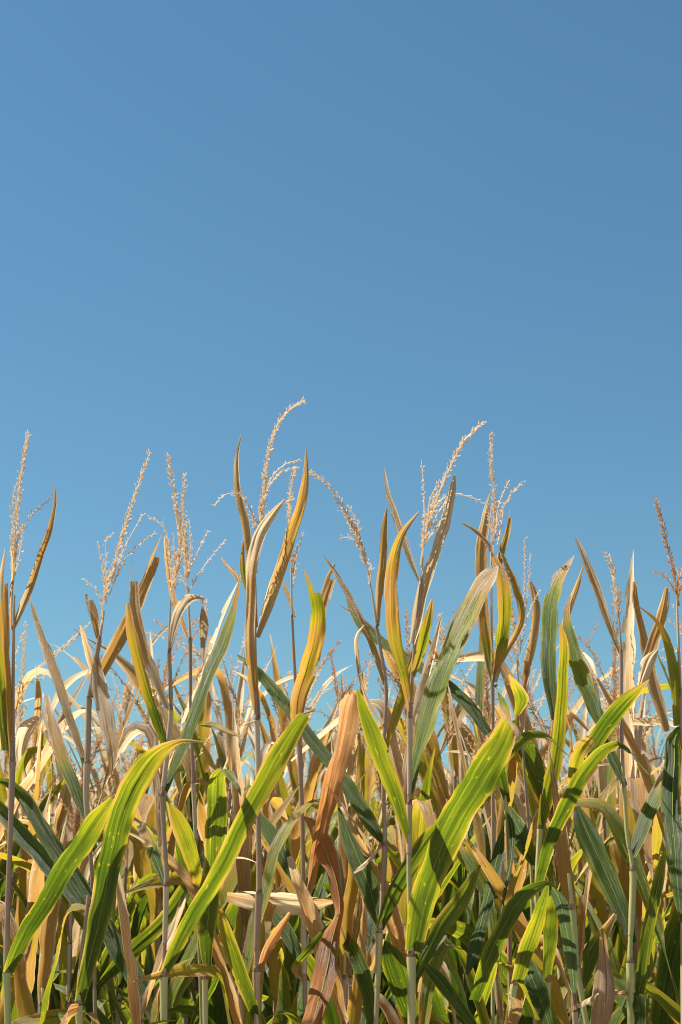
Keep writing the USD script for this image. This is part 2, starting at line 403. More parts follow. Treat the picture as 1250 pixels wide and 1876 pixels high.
# ------------------------------------------------------------------ maize traced from the photograph, each plant at its own depth
# stalk: (x, y, width px, colour 0 green .3 pale green .5 purplish .65 dark .8 tan 1 straw) from the bottom up
# leaf: points (x, y, width px[, direction of the blade's width in degrees, depth offset m]); dry = (base, middle, tip)
def Lf(pts, dry, dz=None, roll=0.0, **kw):
    return dict(pts=pts, dry=dry, dz=dz, roll=roll, **kw)


def hero_leaf(root, base, Y, lf, rng):
    pts = lf['pts']
    k = len(pts)
    P = np.array([p[:3] for p in pts], float)
    T = np.gradient(P[:, :2], axis=0)
    T /= np.maximum(np.linalg.norm(T, axis=1, keepdims=True), 1e-6)
    side = np.stack([-T[:, 1], T[:, 0]], 1)        # up the picture -> to the right
    chord = np.concatenate([[0], np.cumsum(np.linalg.norm(np.diff(P[:, :2], axis=0), axis=1))])
    t = chord / chord[-1]
    dz0 = lf['dz'] if lf['dz'] is not None else rng.uniform(-0.12, 0.08)
    Z = dz0 * t ** 1.3
    for i, p in enumerate(pts):
        if len(p) > 3 and p[3] is not None:
            a = math.radians(p[3])
            side[i] = (math.cos(a), -math.sin(a))
        if len(p) > 4:
            Z[i] = p[4]
    n = int(np.clip(chord[-1] / 9, 22, 64))
    row = np.column_stack([P, side * P[:, 2:3] * 0.5 * (0.86 if P[:, 2].max() < 36 or lf.get('curl') else 0.70), Z])
    R, tt = spline(row, n)
    wmin = 0.6
    W = np.maximum(np.linalg.norm(R[:, 3:5], axis=1), wmin)
    C, px = at(R[:, 0], R[:, 1], Y + R[:, 5])
    S = (R[:, 3:4] * px[:, None]) * RIGHT - (R[:, 4:5] * px[:, None]) * UP
    r0 = lf['roll']
    roll = np.radians(np.interp(tt, [0, 1], [r0, lf.get('roll1', r0)]) + 11 * np.sin(tt * rng.uniform(3, 8) + rng.uniform(0, 6)))
    S = S - FWD * (np.tan(roll) * np.linalg.norm(S, axis=1))[:, None]
    d = np.interp(tt, np.linspace(0, 1, len(lf['dry'])), np.maximum(lf['dry'], 0.09))
    curl = lf.get('curl', 0.0)
    v, f, D = ribbon(C - base, S, d, rng, m=lf.get('m', 17), chan=lf.get('chan', 0.2), wave=lf.get('wave', 0.09), face=lf.get('face', 1.0), curl=curl, edge=lf.get('edge', 0.38), ragged=lf.get('ragged', 0.04))
    leaf = put(root, 'leaf', v, f, lf.get('mat', M_LEAF), D, label=lf.get('label'))
    # raised midrib
    rib = np.clip(W * px * 0.032, 0.0003, 0.0014) * np.interp(tt, [0, 0.1, 0.85, 1], [1.1, 1, 0.55, 0.25])
    v, f, D = rib_tube(ribbon.centre, rib, 5, dry=np.clip(d * 0.55 + 0.36, 0, 1), off=rng.uniform(0, 50))
    put(leaf, 'midrib', v, f, M_RIB_DRY if np.mean(d) > .55 else M_RIB)


def make_stalk(root, C, W, col, rng, node_z=(), sides=12):
    v, f, D = rib_tube(C, W, sides, dry=col, off=rng.uniform(0, 50))
    path = put(root, 'stalk', v, f, M_STALK, D)
    for z in node_z:
        p = np.array([np.interp(z, C[:, 2], C[:, c]) for c in range(3)])
        r = np.interp(z, C[:, 2], W)
        hts = np.array([-0.006, -0.003, 0, 0.003, 0.006]) * rng.uniform(.5, 1.0)
        rad = r * (1 + np.array([0.0, 0.10, 0.17, 0.08, 0.0]) * rng.uniform(.5, 1.3)) + 0.0002
        cc = p + np.outer(hts, [0, 0, 1.0])
        v, f, _ = rib_tube(cc, rad, sides)
        put(path, 'node', v, f, M_NODE)
        # the leaf sheath wrapped round the stalk below the collar, its upper lip standing off
        ln = rng.uniform(.07, .12)
        zz = z - 0.004 - np.linspace(1, 0, 9) * ln
        cc = np.stack([np.interp(zz, C[:, 2], C[:, c]) for c in range(3)], 1)
        rr = np.interp(zz, C[:, 2], W) * np.interp(np.linspace(0, 1, 9), [0, .7, .92, 1], [1.04, 1.16, 1.24, 1.42]) + 0.0004
        sd_ = np.interp(z, C[:, 2], col)
        tone = (rng.uniform(.22, .38) if sd_ < .45 else rng.uniform(.58, .84))
        v, f, D = rib_tube(cc, rr, sides, dry=tone, off=rng.uniform(0, 50))
        put(path, 'sheath', v, f, M_STALK, D)
    return path


def hero(label, Y, stalk, nodes, leaves, tassel=(), brown=False, group=None, seed=0, gap=0.0042, lean_z=0.0):
    rng = np.random.default_rng(1000 + seed)
    s = np.array(stalk, float)
    C, px = at(s[:, 0], s[:, 1], Y)
    base = np.array([C[0, 0], Y, 0.0])
    root = numbered('/World', 'maize_plant')
    x = UsdGeom.Xform.Define(stage, root)
    x.AddTranslateOp().Set(Gf.Vec3d(*base.tolist()))
    tag(x.GetPrim(), label, 'corn plant', group)
    # stalk
    rad = s[:, 2] * px * 0.5 * 0.66
    full = np.column_stack([C - base, rad, s[:, 3]])
    foot = np.array([0, 0, -0.03, max(rad[0] * 1.15, 0.010), s[0, 3]])
    row = np.vstack([foot, full])
    k = np.concatenate([[0], np.cumsum(np.linalg.norm(np.diff(row[:, :3], axis=0), axis=1))])
    tt = np.linspace(0, k[-1], 70)
    R = np.stack([np.interp(tt, k, row[:, c]) for c in range(5)], 1)
    zs = []
    for ny in nodes:
        nx = np.interp(-ny, -s[:, 1], s[:, 0])
        zs.append(at(nx, ny, Y)[0][2])
    kz = np.array([-9.0] + sorted(zs) + [9.0])
    R[:, 0] += 0.0035 * np.interp(R[:, 2], kz, [(-1) ** i for i in range(len(kz))]) * np.clip(R[:, 2] - .3, 0, 1)
    R[:, 0] += 0.0012 * np.sin(tt * 11 + seed)
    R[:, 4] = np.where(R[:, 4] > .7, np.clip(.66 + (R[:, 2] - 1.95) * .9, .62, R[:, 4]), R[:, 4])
    # each internode is a little swollen by the sheath below its collar
    R[:, 3] *= 1 + 0.10 * np.sin(np.pi * np.interp(R[:, 2], kz, np.arange(len(kz))) % 1.0 * np.pi)
    make_stalk(root, R[:, :3], R[:, 3], R[:, 4], rng, zs)
    for lf in leaves:
        hero_leaf(root, base, Y, lf, rng)
    if tassel:
        tpath = None
        for i, poly in enumerate(tassel):
            poly = [p if len(p) > 2 else (p[0], p[1], None) for p in poly]
            n = max(14, len(poly) * 7)
            P = np.array([[p[0], p[1]] for p in poly], float)
            R, t = spline(P, n)
            dy = (0.0 if i == 0 else rng.uniform(-0.06, 0.06)) * t
            c, _ = at(R[:, 0], R[:, 1], Y + dy)
            big = 1.0 if i == 0 else 0.82
            v, f = spike(c - base, rng, gap=(0.0019 if i == 0 else 0.0034), size=0.0112 * big, angle=0.58 if i == 0 else 0.62, start=0.10 if i == 0 else 0.15,
                         rach=0.0014 if i == 0 else 0.0009, fat=0.95, bare=0.08 if i == 0 else 0.22)
            mat = M_TASSEL_BROWN if brown else M_TASSEL
            if i == 0:
                tpath = put(root, 'tassel', v, f, mat, smooth=False)
            else:
                put(tpath, 'branch', v, f, mat, smooth=False)
    return root, base


G, GY, Y0, OC, OR, TAN, PALE = 0.12, 0.21, 0.36, 0.54, 0.69, 0.82, 0.96

hero('corn plant at the left edge, broad green leaf reaching up right, slim tassel above', 2.45,
     [(20, 1900, 15, .1), (18, 1800, 15, .1), (16, 1775, 16, .3), (15, 1640, 13, .8), (17, 1500, 14, .8), (19, 1390, 13, .8), (22, 1200, 9, .9), (23, 1090, 5, .9)], [1778, 1392],
     [Lf([(14, 1782, 26), (45, 1715, 44), (90, 1640, 52), (140, 1555, 56), (180, 1495, 46), (205, 1462, 14)], (GY, G, G, GY, Y0), dz=-0.22, roll=-18, edge=.5, wave=.16),
      Lf([(22, 1392, 16), (14, 1290, 26), (8, 1160, 24), (6, 1060, 22), (11, 1005, 5)], (OC, OR, OR, TAN), dz=-0.02, curl=.9),
      Lf([(23, 1155, 10), (45, 1105, 17), (72, 1035, 17), (95, 960, 14), (102, 915, 8), (100, 888, 2)], (TAN, OR, TAN), dz=0.03, curl=1.0, roll=15),
      Lf([(10, 1375, 16), (3, 1280, 20), (-6, 1180, 22), (-8, 1080, 12)], (GY, Y0, OC), dz=-0.05),
      Lf([(21, 1150, 6), (22, 1080, 8), (25, 1030, 7), (20, 1000, 2)], (OR, TAN, TAN), curl=1.2)],
     [[(24, 1085), (25, 1040), (28, 980), (34, 900), (42, 850), (51, 790)], [(25, 1045), (24, 960), (26, 900), (38, 868)], [(26, 1030), (34, 985), (60, 940), (95, 912)],
      [(27, 1055), (38, 1000), (42, 960)], [(25, 1060), (22, 1010), (20, 975)]], seed=1)

hero('corn plant with one long leaf folding over in yellow beside the left dried stalk', 2.35,
     [(152, 1900, 15, .3), (148, 1838, 16, .3), (152, 1760, 12, .5), (165, 1640, 10, .65)], [1838],
     [Lf([(146, 1836, 26), (165, 1755, 44), (185, 1670, 56), (203, 1580, 64), (222, 1500, 66), (252, 1430, 62), (290, 1378, 44, -38), (330, 1358, 14, -70), (378, 1360, 2, -80)], (GY, G, G, GY, Y0, OR), dz=-0.30, roll=-8, edge=.52),
      Lf([(152, 1845, 12), (130, 1850, 26, 100), (112, 1876, 30, 60), (100, 1915, 24, 40)], (OR, OR, OR), dz=-0.1, mat=M_LEAF_RUST)], seed=2)

hero('tall dried corn plant at left with pale bent-over upper leaves and leaning straw tassel', 2.6,
     [(178, 1900, 11, .5), (174, 1690, 11, .5), (171, 1600, 11, .5), (156, 1450, 13, .5), (158, 1395, 15, .8), (166, 1280, 11, .9), (178, 1170, 9, .8), (186, 1120, 5, .9)], [1640, 1395, 1277, 1170],
     [Lf([(157, 1408, 10), (140, 1345, 17), (112, 1270, 19), (85, 1190, 16), (64, 1125, 11), (55, 1095, 2)], (GY, .18, .2, GY, PALE), dz=0.14, roll=25, edge=.3),
      Lf([(176, 1812, 12), (205, 1780, 30), (250, 1735, 42), (302, 1685, 42), (342, 1625, 34), (366, 1572, 4)], (.2, .15, GY, .2, OC), dz=-.12, edge=.45),
      Lf([(154, 1388, 12), (135, 1325, 22), (108, 1250, 25), (88, 1190, 22), (76, 1155, 18), (70, 1138, 12)], (TAN, TAN, TAN), dz=0.1, roll=20, curl=.8),
      Lf([(157, 1500, 14), (135, 1440, 30), (110, 1370, 34), (92, 1310, 28), (87, 1275, 14)], (.2, .22, TAN, PALE), dz=0.12, roll=25),
      Lf([(168, 1278, 12), (190, 1225, 24), (215, 1180, 28), (240, 1130, 28), (268, 1070, 24), (288, 1020, 20), (299, 975, 3)], (OR, OR, OR, TAN), dz=0.08, curl=.5),
      Lf([(180, 1171, 8), (176, 1140, 18), (168, 1110, 20), (163, 1088, 16)], (TAN, OR, TAN), curl=.7, dz=0.02),
      Lf([(172, 1235, 8), (162, 1200, 15), (153, 1165, 12), (147, 1145, 3)], (TAN, TAN, TAN), curl=.7),
      Lf([(176, 1200, 10), (182, 1260, 34), (196, 1320, 36), (205, 1380, 22), (203, 1420, 6)], (TAN, PALE, TAN), dz=-0.1, curl=.4, roll=20)],
     [[(186, 1130), (192, 1090), (205, 1050), (226, 975), (248, 905), (275, 828)], [(195, 1105), (190, 1050), (178, 992)], [(197, 1090), (194, 1020), (197, 985), (209, 977)],
      [(206, 1060), (232, 995), (262, 942)], [(200, 1090), (232, 1020), (285, 975)], [(186, 1150), (188, 1120), (180, 1085), (152, 1060)]], seed=3)

hero('plant of the yellowish curved leaf in the small gap near the left edge', 3.1,
     [(62, 1900, 9, .8), (58, 1600, 9, .8), (45, 1440, 8, .9)], [1600, 1440],
     [Lf([(30, 1460, 8), (38, 1410, 16), (58, 1375, 18), (80, 1368, 4)], (Y0, Y0, Y0), dz=-0.1),
      Lf([(50, 1440, 10), (40, 1370, 26), (55, 1330, 30), (72, 1315, 12)], (PALE, PALE, PALE), curl=.6, roll=30),
      Lf([(55, 1430, 8), (66, 1340, 16), (70, 1270, 14), (67, 1215, 3)], (OR, OR, OR), curl=.6),
      Lf([(88, 1480, 8), (92, 1420, 18), (84, 1370, 18), (78, 1345, 6)], (OC, OC, Y0), dz=-0.05),
      Lf([(100, 1540, 10), (115, 1480, 30), (125, 1430, 26), (128, 1390, 8)], (OR, TAN, PALE), curl=.5)], seed=31)

hero('corn plant with a purple-banded stalk and the long diagonal bright green leaf, left of centre', 2.3,
     [(303, 1900, 16, .2), (303, 1790, 17, .3), (303, 1770, 11, .65), (302, 1640, 12, .6), (303, 1612, 13, .5), (302, 1500, 10, .6), (303, 1460, 13, .8), (307, 1380, 10, .8), (310, 1290, 9, .8), (312, 1195, 8, .8), (315, 1100, 4, .9)], [1785, 1620, 1455, 1298, 1193],
     [Lf([(302, 1782, 24), (325, 1730, 38), (362, 1660, 46), (405, 1585, 50), (455, 1490, 52), (500, 1405, 52), (535, 1345, 46), (560, 1310, 30, -32)], (GY, .2, GY, .3, .34, Y0), dz=-0.28, roll=-14, edge=.5, wave=.06),
      Lf([(558, 1308, 26, -15), (540, 1312, 10, -5), (575, 1302, 6, -60)], (OR, OR, OR), dz=-0.3, edge=.1),
      Lf([(301, 1618, 12), (288, 1580, 24), (272, 1540, 28), (258, 1510, 16)], (.1, .15, PALE), dz=0.1, roll=25),
      Lf([(304, 1450, 10), (325, 1395, 22), (355, 1320, 28), (385, 1235, 28), (412, 1170, 24), (430, 1110, 16), (440, 1060, 4)], (GY, .2, .25, .32, OR), dz=0.12, roll=46, edge=.35),
      Lf([(440, 1068, 8), (432, 1052, 12), (415, 1035, 8), (405, 1020, 2)], (OR, TAN, TAN), dz=0.06, curl=.6),
      Lf([(309, 1298, 14), (290, 1245, 26), (270, 1200, 28), (257, 1150, 26), (250, 1100, 24), (247, 1050, 20), (246, 1018, 12)], (TAN, TAN, OR, TAN, PALE), dz=0.05, roll=25, curl=.8),
      Lf([(312, 1192, 8), (322, 1150, 22), (338, 1115, 28), (356, 1098, 26, -35), (374, 1098, 12, -75)], (PALE, PALE, PALE), dz=-0.05, roll=38, curl=.5),
      Lf([(370, 1098, 10), (372, 1130, 18, 0), (372, 1180, 12, 0), (371, 1228, 3, 0)], (OR, TAN, TAN), dz=-0.08, curl=.7),
      Lf([(307, 1378, 12), (290, 1325, 22), (272, 1275, 24), (252, 1210, 24), (240, 1150, 22), (234, 1105, 8)], (GY, GY, OC, OC, OR), dz=-.05, curl=.4, edge=.2),
      Lf([(303, 1462, 14), (320, 1490, 32, 30), (345, 1550, 40, 25), (365, 1620, 34, 20), (380, 1690, 16, 15), (384, 1730, 3, 10)], (OC, Y0, OC, OR), dz=0.15)],
     [[(316, 1110), (320, 1060), (330, 1000), (325, 935), (316, 885), (308, 833)], [(322, 1080), (310, 1010), (300, 965), (270, 944)], [(325, 1050), (318, 1000), (318, 975)], [(322, 1060), (334, 1010), (342, 960)], [(318, 1095), (312, 1050), (308, 1010)]], seed=4)

hero('thin straw-coloured corn plant with a brush-like upright tassel behind the drooping white leaf', 2.75,
     [(372, 1900, 9, .3), (366, 1600, 9, .5), (357, 1435, 10, .8), (348, 1300, 8, .9), (346, 1170, 7, 1.), (342, 1075, 5, 1.)], [1432, 1170],
     [Lf([(344, 1170, 6), (330, 1130, 12), (316, 1090, 12), (307, 1030, 10), (300, 945, 3)], (TAN, TAN, PALE), curl=.8),
      Lf([(355, 1432, 14), (340, 1385, 34), (318, 1340, 30), (300, 1300, 14)], (OR, OR, OC), dz=0.05),
      Lf([(360, 1440, 14), (372, 1500, 26, 10), (388, 1570, 20, 20)], (OC, OR, OR)),
      Lf([(352, 1330, 8), (385, 1328, 14, 80), (420, 1342, 10, 80), (448, 1352, 2, 80)], (Y0, OC, OR), dz=-0.15)],
     [[(343, 1085), (342, 1030), (338, 985), (335, 930), (338, 870)], [(345, 1050), (362, 1012), (381, 972)], [(345, 1085), (372, 1040), (414, 988)], [(341, 1040), (330, 965), (320, 920)], [(342, 1060), (350, 1000), (345, 950)],
      [(341, 1075), (325, 1040), (316, 1000)]], seed=5)

hero('corn plant with an upright bright green leaf crossed by dark shadow, left of central stalk', 2.4,
     [(381, 1900, 12, .3), (381, 1800, 13, .3), (381, 1785, 10, .3), (384, 1740, 8, .3)], [1790],
     [Lf([(381, 1788, 16), (378, 1720, 40), (384, 1650, 52), (391, 1580, 54), (397, 1500, 52), (400, 1445, 48), (402, 1416, 42, 5, -.2), (412, 1408, 40, -8, -.23), (426, 1424, 30, -16, -.27), (436, 1442, 16, -20, -.28), (441, 1458, 3, -30, -.28)], (G, .2, GY, .3, .3, .4), dz=-0.2, roll=-6, edge=.45, wave=.05)], seed=6)

hero('central corn plant with the tallest tassel, nodding at its tip over brown upright leaves', 2.45,
     [(476, 1900, 17, .8), (475, 1778, 17, .8), (474, 1765, 14, .5), (470, 1645, 14, .55), (471, 1630, 16, .5), (471, 1520, 13, .65), (474, 1400, 13, .6), (475, 1316, 11, .7), (472, 1170, 8, .9), (470, 1040, 5, .9)], [1776, 1634, 1316],
     [Lf([(478, 1775, 14), (490, 1738, 20), (512, 1705, 20), (532, 1672, 8)], (OR, OR, TAN), dz=-0.1, curl=.7, mat=M_LEAF_RUST),
      Lf([(474, 1318, 14), (466, 1250, 26), (461, 1180, 28), (463, 1100, 26), (467, 1030, 26), (482, 975, 28), (500, 945, 22), (522, 915, 3)], (TAN, OR, TAN, TAN, PALE, PALE), dz=-0.04, roll=22, curl=.8),
      Lf([(470, 1150, 10), (464, 1080, 18), (458, 1010, 22), (448, 940, 20), (436, 880, 15), (435, 835, 10), (442, 797, 2)], (TAN, TAN, TAN, PALE), dz=0.04, roll=15, curl=.9),
      Lf([(472, 1168, 10), (492, 1105, 24), (515, 1035, 26), (536, 970, 27), (552, 920, 22), (560, 870, 12), (561, 822, 2)], (TAN, TAN, OR, OR, OR), dz=-0.05, curl=.7, roll=-10, edge=.2),
      Lf([(474, 1880, 16), (456, 1825, 34), (434, 1765, 40), (414, 1705, 34), (404, 1665, 8)], (.2, GY, .3, OC), dz=-.08, edge=.4),
      Lf([(452, 1080, 8), (446, 1050, 12), (445, 1005, 8), (446, 980, 3)], (Y0, OC, TAN), curl=.6),
      Lf([(474, 1320, 8), (440, 1330, 3, 85)], (TAN, TAN))],
     [[(470, 1050), (474, 985), (482, 920), (489, 850), (500, 800), (522, 758), (557, 733)], [(474, 985), (480, 935), (490, 890), (508, 862), (530, 847), (552, 843)], [(472, 990), (458, 930), (440, 905), (415, 905), (391, 927)],
      [(480, 960), (500, 935), (540, 912)], [(476, 960), (494, 890), (515, 865), (550, 855)], [(472, 1000), (464, 955), (455, 928)], [(478, 950), (482, 900), (486, 870)]], seed=7, brown=False)

hero('dried corn plant whose orange-brown broad leaves hang and bend right of the centre stalk', 2.55,
     [(565, 1900, 13, .9), (558, 1640, 12, .9), (553, 1480, 12, .8), (545, 1340, 11, .65), (541, 1230, 7, 1.), (538, 1130, 5, 1.), (536, 1040, 4, 1.)], [1645, 1345, 1130],
     [Lf([(543, 1345, 14), (545, 1290, 36), (562, 1230, 40), (577, 1170, 34), (580, 1110, 28), (570, 1070, 20), (558, 1044, 4)], (OC, OR, OC, OR, Y0, OR), dz=-0.08, roll=-10, edge=.15, curl=.5),
      Lf([(572, 1240, 10), (583, 1160, 24), (597, 1095, 26), (610, 1055, 22), (617, 1035, 12)], (TAN, TAN, OR), dz=0.05, curl=.7, roll=15),
      Lf([(556, 1640, 14), (532, 1595, 34), (505, 1545, 40), (480, 1505, 30), (462, 1478, 4)], (.1, .12, .2, GY), dz=.1, edge=.35),
      Lf([(557, 1770, 14), (535, 1728, 36), (512, 1690, 34), (494, 1662, 6)], (.05, .08, .2), dz=.08, edge=.3),
      Lf([(559, 1800, 4), (540, 1780, 14), (568, 1738, 16), (600, 1700, 10), (625, 1672, 2)], (PALE, .2, .05, .05), dz=-.1, edge=.2),
      Lf([(541, 1131, 5), (533, 1105, 9), (524, 1080, 9), (518, 1060, 3)], (TAN, OR, OR), curl=.6),
      Lf([(565, 1640, 12), (578, 1560, 28), (592, 1490, 38), (608, 1410, 44), (628, 1320, 46), (645, 1262, 40, -25), (668, 1225, 16, -35), (680, 1208, 3, -30)], (.8, .75, .7, .85, .95, 1.0), dz=-0.15, roll=-25, curl=1.0, edge=.1, mat=M_LEAF_RUST),
      Lf([(550, 1490, 6), (572, 1510, 24, 40), (594, 1555, 44, 24), (612, 1610, 38, -15), (622, 1662, 22, 18), (612, 1710, 40, -14), (602, 1770, 52, -24), (584, 1830, 54, -6), (562, 1900, 44, -20)], (.8, .6, .35, .55, .25, .4, .7), dz=-0.25, roll=-15, curl=.6, edge=.05, wave=.38, mat=M_LEAF_RUST, label='large brown withered leaf hanging down'),
      Lf([(612, 1648, 18), (560, 1648, 44, 90), (500, 1647, 50, 90), (455, 1645, 44, 88), (416, 1640, 22, 85)], (TAN, PALE, PALE, .85), dz=0.02, roll=30, curl=.5, edge=.1, label='straw-pale leaf lying level behind the central stalk')],
     [[(537, 1050), (531, 985), (531, 930), (535, 880), (542, 855)], [(538, 1050), (543, 1010), (556, 975)], [(537, 1075), (541, 1040), (545, 1005)], [(533, 960), (529, 920), (532, 895)]], seed=8)

hero('corn plant with a tassel arching down to the left against the sky, right of centre', 2.5,
     [(692, 1900, 14, .5), (698, 1710, 15, .3), (700, 1690, 12, .5), (702, 1560, 13, .5), (703, 1540, 12, .5), (704, 1450, 10, .6), (708, 1372, 9, .7), (706, 1262, 7, .8), (693, 1150, 6, .9), (685, 1090, 5, 1.), (677, 1050, 4, 1.)], [1705, 1546, 1372, 1254, 1148],
     [Lf([(696, 1702, 16), (715, 1650, 34), (748, 1590, 34), (785, 1535, 28), (815, 1495, 10)], (GY, GY, GY, Y0), dz=-0.1, roll=-10, edge=.5, wave=.05),
      Lf([(703, 1545, 12), (680, 1510, 28), (655, 1470, 28), (620, 1415, 26), (575, 1360, 26), (530, 1300, 26), (490, 1250, 24), (455, 1215, 14), (434, 1200, 2)], (.1, .12, G, G, .15, GY, Y0), dz=0.25, roll=-12, edge=.2, wave=.04),
      Lf([(708, 1372, 8), (722, 1320, 18), (742, 1260, 20), (760, 1200, 18), (775, 1150, 12), (782, 1125, 3)], (OC, Y0, OC, TAN), dz=0.02),
      Lf([(705, 1255, 8), (692, 1205, 15), (676, 1165, 14), (655, 1120, 14), (625, 1065, 12), (592, 1018, 2)], (TAN, OR, TAN, TAN), dz=0.06, curl=.8, edge=.15),
      Lf([(692, 1148, 8), (695, 1080, 17), (701, 1020, 17), (704, 970, 14), (709, 930, 3)], (TAN, OR, OR), dz=0.03, curl=.7, edge=.1),
      Lf([(704, 1330, 4), (672, 1280, 8), (656, 1215, 9), (657, 1160, 8, -20), (668, 1145, 2)], (PALE, PALE, PALE), curl=.7),
      Lf([(699, 1705, 14), (684, 1650, 44), (662, 1585, 54), (640, 1530, 46), (622, 1480, 10)], (.08, .1, .16, .2), dz=.12, roll=16, edge=.35),
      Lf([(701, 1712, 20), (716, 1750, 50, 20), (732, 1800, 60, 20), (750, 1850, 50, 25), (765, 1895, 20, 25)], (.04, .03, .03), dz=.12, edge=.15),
      Lf([(690, 1900, 22), (670, 1800, 40), (640, 1730, 36), (615, 1690, 12)], (.15, .1, .2), dz=.1, roll=20),
      Lf([(700, 1546, 12), (672, 1575, 22, 60), (645, 1600, 14, 60)], (TAN, PALE, PALE), curl=.6, dz=-.1)],
     [[(677, 1055), (666, 1015), (645, 960), (620, 915), (595, 882), (568, 865)], [(668, 1030), (655, 985), (640, 960), (632, 940)], [(664, 1010), (645, 985), (622, 986)], [(676, 1070), (680, 1040), (676, 1025)],
      [(660, 1000), (655, 960), (638, 925)], [(650, 985), (640, 955), (618, 930)]], seed=9)

hero('corn plant with the biggest, widest shadow-barred green leaf and an arched tassel tip', 2.3,
     [(757, 1900, 18, .3), (757, 1760, 19, .3), (756, 1740, 14, .3), (750, 1600, 13, .3), (748, 1480, 12, .8), (752, 1380, 11, .65), (754, 1316, 11, .65), (757, 1205, 9, .65), (764, 1110, 7, 1.), (768, 1060, 6, 1.), (771, 1020, 4, .9)], [1748, 1470, 1312, 1066],
     [Lf([(757, 1742, 44), (768, 1680, 62), (792, 1600, 76), (825, 1520, 88), (862, 1455, 92), (900, 1390, 84), (925, 1345, 66, -35), (936, 1322, 46, -38, -.36), (946, 1336, 28, -30, -.39), (951, 1360, 4, -20, -.40)], (.16, .12, .12, .16, .2, .3, .9), dz=-0.35, roll=-16, edge=.42, wave=.07, chan=.16, label='widest green leaf, barred with shadows'),
      Lf([(752, 1455, 12), (762, 1400, 26), (785, 1320, 38), (812, 1240, 46), (840, 1165, 48), (872, 1095, 46), (898, 1055, 34), (912, 1036, 6)], (.2, .24, .28, .34, .45, PALE), dz=0.16, roll=48, edge=.2, wave=.1, chan=.25, label='broad pale-sheened leaf leaning up to the right'),
      Lf([(757, 1180, 14), (770, 1135, 22), (785, 1070, 25), (805, 1000, 24), (822, 940, 22), (831, 895, 16), (834, 868, 2)], (PALE, PALE, PALE, .9), dz=0.0, roll=30, curl=1.0, edge=.05),
      Lf([(770, 1066, 6), (752, 1020, 16), (732, 960, 18), (714, 905, 14), (704, 857, 2)], (PALE, PALE, .9, PALE), dz=0.05, roll=25, curl=.9, edge=.05),
      Lf([(752, 1308, 12), (740, 1240, 22), (722, 1160, 30), (716, 1090, 30), (720, 1030, 26), (736, 980, 16), (768, 937, 3)], (PALE, Y0, OC, OR, OC, TAN), dz=-0.08, roll=-12, curl=.5, edge=.15),
      Lf([(756, 1240, 10), (772, 1190, 20), (783, 1140, 20), (792, 1098, 4)], (OC, Y0, OR), dz=-.05),
      Lf([(748, 1540, 14), (728, 1470, 38), (700, 1400, 46), (678, 1335, 44), (663, 1290, 26), (655, 1262, 4)], (GY, GY, .3, .3, .34), dz=-.12, roll=-10, edge=.25),
      Lf([(758, 1800, 16), (785, 1745, 40), (822, 1680, 48), (855, 1630, 38), (880, 1585, 6)], (GY, .22, .28, Y0), dz=.06, edge=.4),
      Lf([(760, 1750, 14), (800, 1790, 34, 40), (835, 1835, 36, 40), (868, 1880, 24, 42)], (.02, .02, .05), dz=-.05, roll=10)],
     [[(771, 1035), (780, 975), (798, 920), (822, 862), (850, 808), (886, 772)], [(773, 1000), (777, 960), (776, 900), (772, 842)], [(784, 970), (788, 915), (806, 878)], [(780, 985), (806, 935), (832, 905), (855, 908), (886, 923)],
      [(783, 960), (800, 925), (818, 905)], [(777, 1000), (797, 968), (822, 935)], [(776, 990), (790, 940), (795, 905)]], seed=10)

hero('corn plant with ochre and yellow upright leaf pair under the second tallest right tassel', 2.7,
     [(905, 1900, 11, .3), (908, 1600, 11, .3), (906, 1400, 9, .8), (905, 1252, 8, .8), (905, 1100, 6, .9), (904, 1010, 4, .9)], [1250],
     [Lf([(903, 1250, 10), (893, 1180, 24), (886, 1100, 26), (884, 1030, 26), (888, 970, 24), (895, 925, 14), (899, 902, 3)], (Y0, OC, TAN, TAN, PALE), dz=.03, curl=.7, roll=18, edge=.15),
      Lf([(906, 1250, 12), (918, 1180, 28), (922, 1110, 32), (916, 1060, 26), (905, 1020, 14)], (PALE, Y0, OC, OR), dz=-.04, roll=-12, edge=.1),
      Lf([(912, 1050, 8), (920, 1010, 14), (932, 970, 12), (935, 932, 3)], (OR, OC, TAN), curl=.7),
      Lf([(908, 1040, 6), (895, 1000, 10), (872, 973, 8), (838, 953, 2)], (OC, TAN, OR), curl=.6),
      Lf([(908, 1255, 10), (922, 1290, 18, 20), (935, 1320, 10, 20)], (GY, Y0, TAN)),
      Lf([(906, 1235, 6), (930, 1190, 12), (956, 1130, 14), (942, 1068, 18), (922, 1020, 8)], (OR, OR, OR), curl=.5),
      Lf([(895, 1345, 20), (868, 1305, 24), (830, 1265, 24), (780, 1228, 22), (735, 1200, 22), (700, 1178, 20), (665, 1148, 20), (645, 1118, 14), (635, 1097, 3)], (.12, .12, .15, .2, GY, OC), dz=.2, roll=-15, edge=.2)],
     [[(904, 1020), (905, 960), (905, 900), (900, 850), (901, 793)], [(908, 985), (914, 925), (933, 880)], [(910, 970), (925, 925), (944, 897), (964, 880)], [(911, 1000), (918, 965), (922, 935)], [(906, 990), (896, 950), (893, 915)],
      [(912, 1000), (930, 1050), (940, 1100)]], seed=11)

